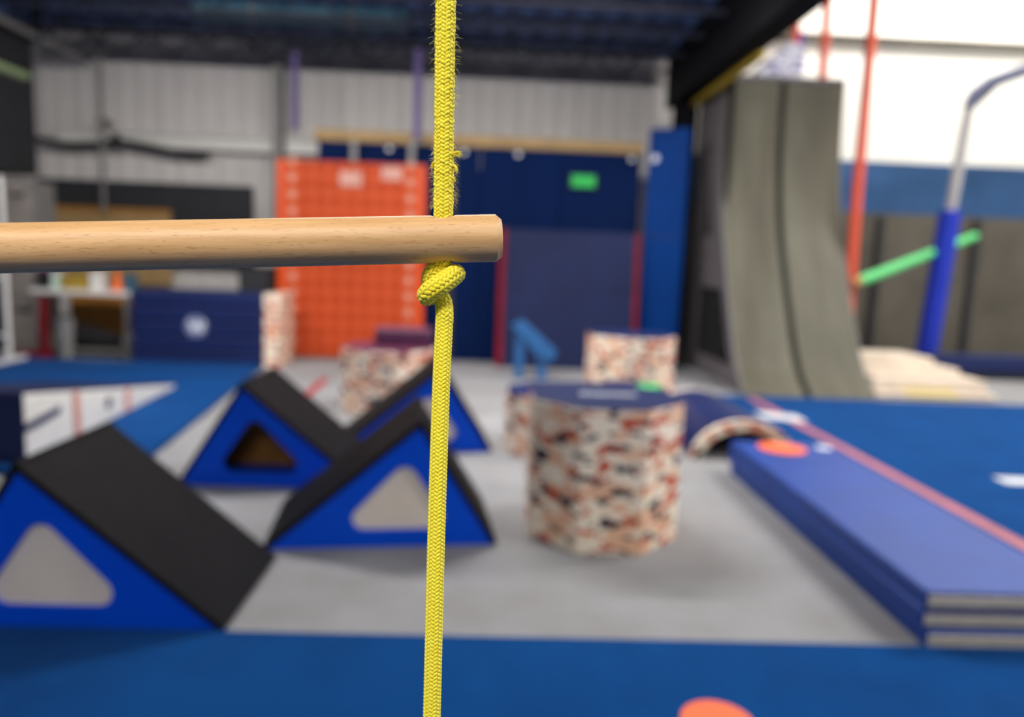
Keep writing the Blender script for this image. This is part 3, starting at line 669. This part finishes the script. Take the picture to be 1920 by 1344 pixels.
for x in (-.6, .6): MB().tube([(x - .02, 0, 0), (x + .02, 0, 0)], .136, 20).build('band', M_grey_metal, t)
t = thing('mezzanine_beam', 'thick black steel beam running overhead towards the ramp', 'beam', (2.76, 6.5, 3.83))
boxp('web', M_black_steel, t, -.03, .03, -5, 5.2, .03, .80, 0); boxp('bottom_flange', M_black_steel, t, -.16, .14, -5, 5.2, 0, .035, .004); boxp('top_flange', M_black_steel, t, -.16, .14, -5, 5.2, .79, .825, .004)
boxp('fascia', M_black_steel, t, -.17, -.15, -5, 5.2, .0, .82, 0)
boxp('edge_strip', M_yellow_trim, t, .08, .16, 1.9, 4.6, -.07, .0, 0)
t = thing('steel_column', 'black steel column at the end of the overhead beam', 'column', (2.80, 11.25, 0))
boxp('web', M_black_steel, t, -.02, .02, -.1, .1, .02, 3.83, 0)
for y in (-.11, .09): boxp('flange', M_black_steel, t, -.17, .16, y, y + .02, .02, 3.83, .003)
boxp('base_plate', M_black_steel, t, -.18, .18, -.18, .18, 0, .02, .002)

# ------------------------------------------------------------------ curved ramp
t = thing('warped_wall', 'tall grey curved wall ramp with a dark centre seam', 'ramp', (3.03, 8.45, 0))
prof = catmull([(0, .0, .014), (0, .40, .33), (0, .75, .88), (0, 1.08, 1.5), (0, 1.38, 2.2), (0, 1.56, 3.0), (0, 1.62, 3.98)], 8)
def skin(x0, x1, name, m, lift=0., th=.03):
    mb = MB(); n = len(prof); T = np.gradient(prof[:, 1:], axis=0); T /= np.linalg.norm(T, axis=1)[:, None]; N = np.stack([-T[:, 1], T[:, 0]], 1)
    a = prof[:, 1:] + N * lift; b = prof[:, 1:] - N * th
    v = [(x, *q) for x in (x0, x1) for q in np.vstack([a, b])]; k = 2 * n; f = []
    for i in range(n - 1):
        f += [(i, i + 1, k + i + 1, k + i), (n + i, k + n + i, k + n + i + 1, n + i + 1), (i, n + i, n + i + 1, i + 1), (k + i, k + i + 1, k + n + i + 1, k + n + i)]
    f += [(0, k, k + n, n), (n - 1, 2 * n - 1, k + 2 * n - 1, k + n - 1)]
    o = mb.add(v, f).build(name, m, t); o.data.shade_smooth(); o.data.set_sharp_from_angle(angle=math.radians(35)); return o
skin(0.0, .695, 'riding_surface', M_ramp); skin(.79, 1.55, 'riding_surface', M_ramp); skin(.69, .795, 'seam_strip', M_seam, -.02, .035)
skin(-.012, .0, 'edge_trim', M_grey_metal, .004, .05); skin(1.55, 1.562, 'edge_trim', M_grey_metal, .004, .05)
# left side frame: studs, rails and cladding between
def sidebox(x, nm, y0, y1, z0, z1, m): boxp(nm, m, t, x, x + .03, y0, y1, z0, z1, 0)
pr = lambda z: float(np.interp(z, prof[:, 2], prof[:, 1]))
def cladding(x, z0, z1, yb):
    zs = np.linspace(z0, z1, 12); poly = [(pr(z) + .04, z) for z in zs] + [(yb, z1), (yb, z0)]
    MB().prism(poly, x, x + .025, 'x').build('side_panel', M_ramp_side, t)
for x in (.0, 1.52):
    cladding(x, 0.02, .26, 2.9); cladding(x, 1.20, 1.92, 2.9); cladding(x, 3.10, 3.97, 2.9)
    for z0, z1 in ((.26, 1.20), (1.92, 3.10)):
        zs = np.linspace(z0, z1, 8); MB().prism([(pr(z) + .04, z) for z in zs] + [(pr(z) + .04 + (.26 if z0 < 1 else .55), z) for z in zs[::-1]], x, x + .025, 'x').build('side_panel', M_ramp_side, t)
        boxp('stud', M_ramp_side, t, x, x + .03, 2.32, 2.9, z0, z1, 0)
boxp('dark_backing', M_black_cloth, t, .03, .05, 1.4, 2.88, .0, 3.9, 0)  # black sheet added behind the side openings to make them dark
boxp('deck', M_ramp_side, t, 0, 1.55, 1.60, 2.9, 3.92, 3.98, .004)
boxp('back_panel', M_ramp_side, t, 0, 1.55, 2.88, 2.92, 0, 3.92, 0)
# netting bundle and pole on the deck
t = thing('net_bag', 'white and purple bundled net on the ramp deck', 'net', (3.86, 10.85, 3.985))
MB().prism([(-.42, 0), (.40, 0), (.42, .55), (.2, .62), (-.1, .36)], -.2, .2).build('bundle', camo('net_speckle', (236, 236, 246), (96, 92, 168), (70, 70, 120), (200, 200, 225)), t, .05)
boxp('tie', M_yellow_trim, t, -.5, -.40, -.05, .05, 0, .10, .01); MB().tube([(.4, 0, 0), (.4, 0, .8)], .03, 10).build('post', M_pole_blue, t, smooth=True)

# ------------------------------------------------------------------ hanging sleeves, pole, noodle, foam pit
for x, x2, y, z0, z1, r_, lab in ((4.66, 4.62, 9.6, .93, 7.3, .064, 'long orange red padded rope hanging in front of the white wall'),
                                  (4.90, 4.84, 11.6, 4.0, 7.3, .062, 'orange red padded rope hanging above the ramp corner'),
                                  (4.52, 4.46, 11.8, 4.0, 7.3, .062, 'orange red padded rope hanging nearest the black beam')):
    t = thing('climbing_rope', lab, 'rope', (x, y, z0), 0, 'orange red hanging ropes')
    MB().tube([(0.04, 0, .05), (.0, 0, 1.6), (x2 - x, 0, z1 - z0)], r_, 14).build('sleeve', M_red_rope, t, smooth=True)
    MB().tube([(0.042, 0, 0), (0.04, 0, .07)], r_ * 1.06, 14).build('end_cap', M_red_rope, t, smooth=True)
t = thing('foam_tube', 'light green foam tube slanting between the red rope and the blue pole', 'tube', (4.735, 9.46, 1.37))
MB().tube([(0, 0, 0), (3.222, 2.740, 0.763)], .062, 14).build('tube', M_green_noodle, t, smooth=True); MB().tube([(-.06, 0, -.02), (0.01, 0, .005)], .05, 12).build('tip', mat('tan_tip', (214, 150, 90), .6), t)
t = thing('padded_post', 'white steel post with blue padding and an arched top', 'post', (6.66, 11.0, 0))
MB().tube([(-.03, 0, .1), (.10, 0, 2.42)], .15, 20).build('padding', M_pole_blue, t, smooth=True)
MB().tube([(.10, 0, 2.40), (.19, 0, 3.75), (.21, 0, 3.95)], .075, 16).build('pipe', mat('post_grey', (176, 172, 172), .45), t, smooth=True)
MB().tube([(.20, 0, 3.9), (.26, 0, 4.08), (.42, -.05, 4.24), (.95, -.1, 4.45), (2.2, -.2, 4.75)], .095, 14).build('arch_pipe', mat('blue_grey_metal', (84, 88, 118), .4), t, smooth=True)
MB().prism([(.23, 3.84), (.27, 4.08), (.52, 4.26), (.66, 4.28)], -.03, .03).build('gusset', M_charcoal, t)
t = thing('pit_barrier', 'low navy padded barrier at the foot of the blue post', 'barrier', (7.9, 10.58, 0))
MB().box(-1.5, 1.9, -.12, .12, .10, .36).build('padding', M_navy, t, .05, seg=3)
for x in (-1.3, 0, 1.6): boxp('foot', M_steel_dark, t, x - .06, x + .06, -.08, .08, 0, .12, .004)
MB().box(-1.5, 1.9, -.10, .10, .0, .09).build('gap_shade_strip', M_black_cloth, t, .0)  # black strip standing for the shade in the gap under the padding
pit = [(4.66, 6.14, 8.62, 10.2, 0.014, .075, M_foam_beige, 'lowest beige foam slab beside the ramp'), (4.66, 6.08, 8.72, 10.25, .077, .145, M_foam_beige, 'second beige foam slab from the floor beside the ramp'),
       (4.70, 6.10, 8.80, 10.3, .147, .225, M_foam_beige, 'third beige foam slab from the floor beside the ramp'), (4.68, 5.98, 9.15, 10.3, .227, .31, M_foam_beige, 'fourth beige foam slab from the floor beside the ramp'),
       (4.72, 5.85, 9.5, 10.3, .312, .40, M_foam_beige, 'topmost beige foam slab beside the ramp')]
for x0, x1, y0, y1, z0, z1, m, lb in pit:
    q = thing('foam_slab', lb, 'foam slab', ((x0 + x1) / 2, (y0 + y1) / 2, z0), 0, 'beige foam slabs beside the ramp'); hx, hy = (x1 - x0) / 2, (y1 - y0) / 2
    MB().box(-hx, hx, -hy, hy, 0, z1 - z0).build('slab', m, q, .012)
    if z0 < .1: boxp('face_patch', M_foam_yellow, q, -.35, .28, -hy - .006, -hy, .008, z1 - z0 - .008, 0)
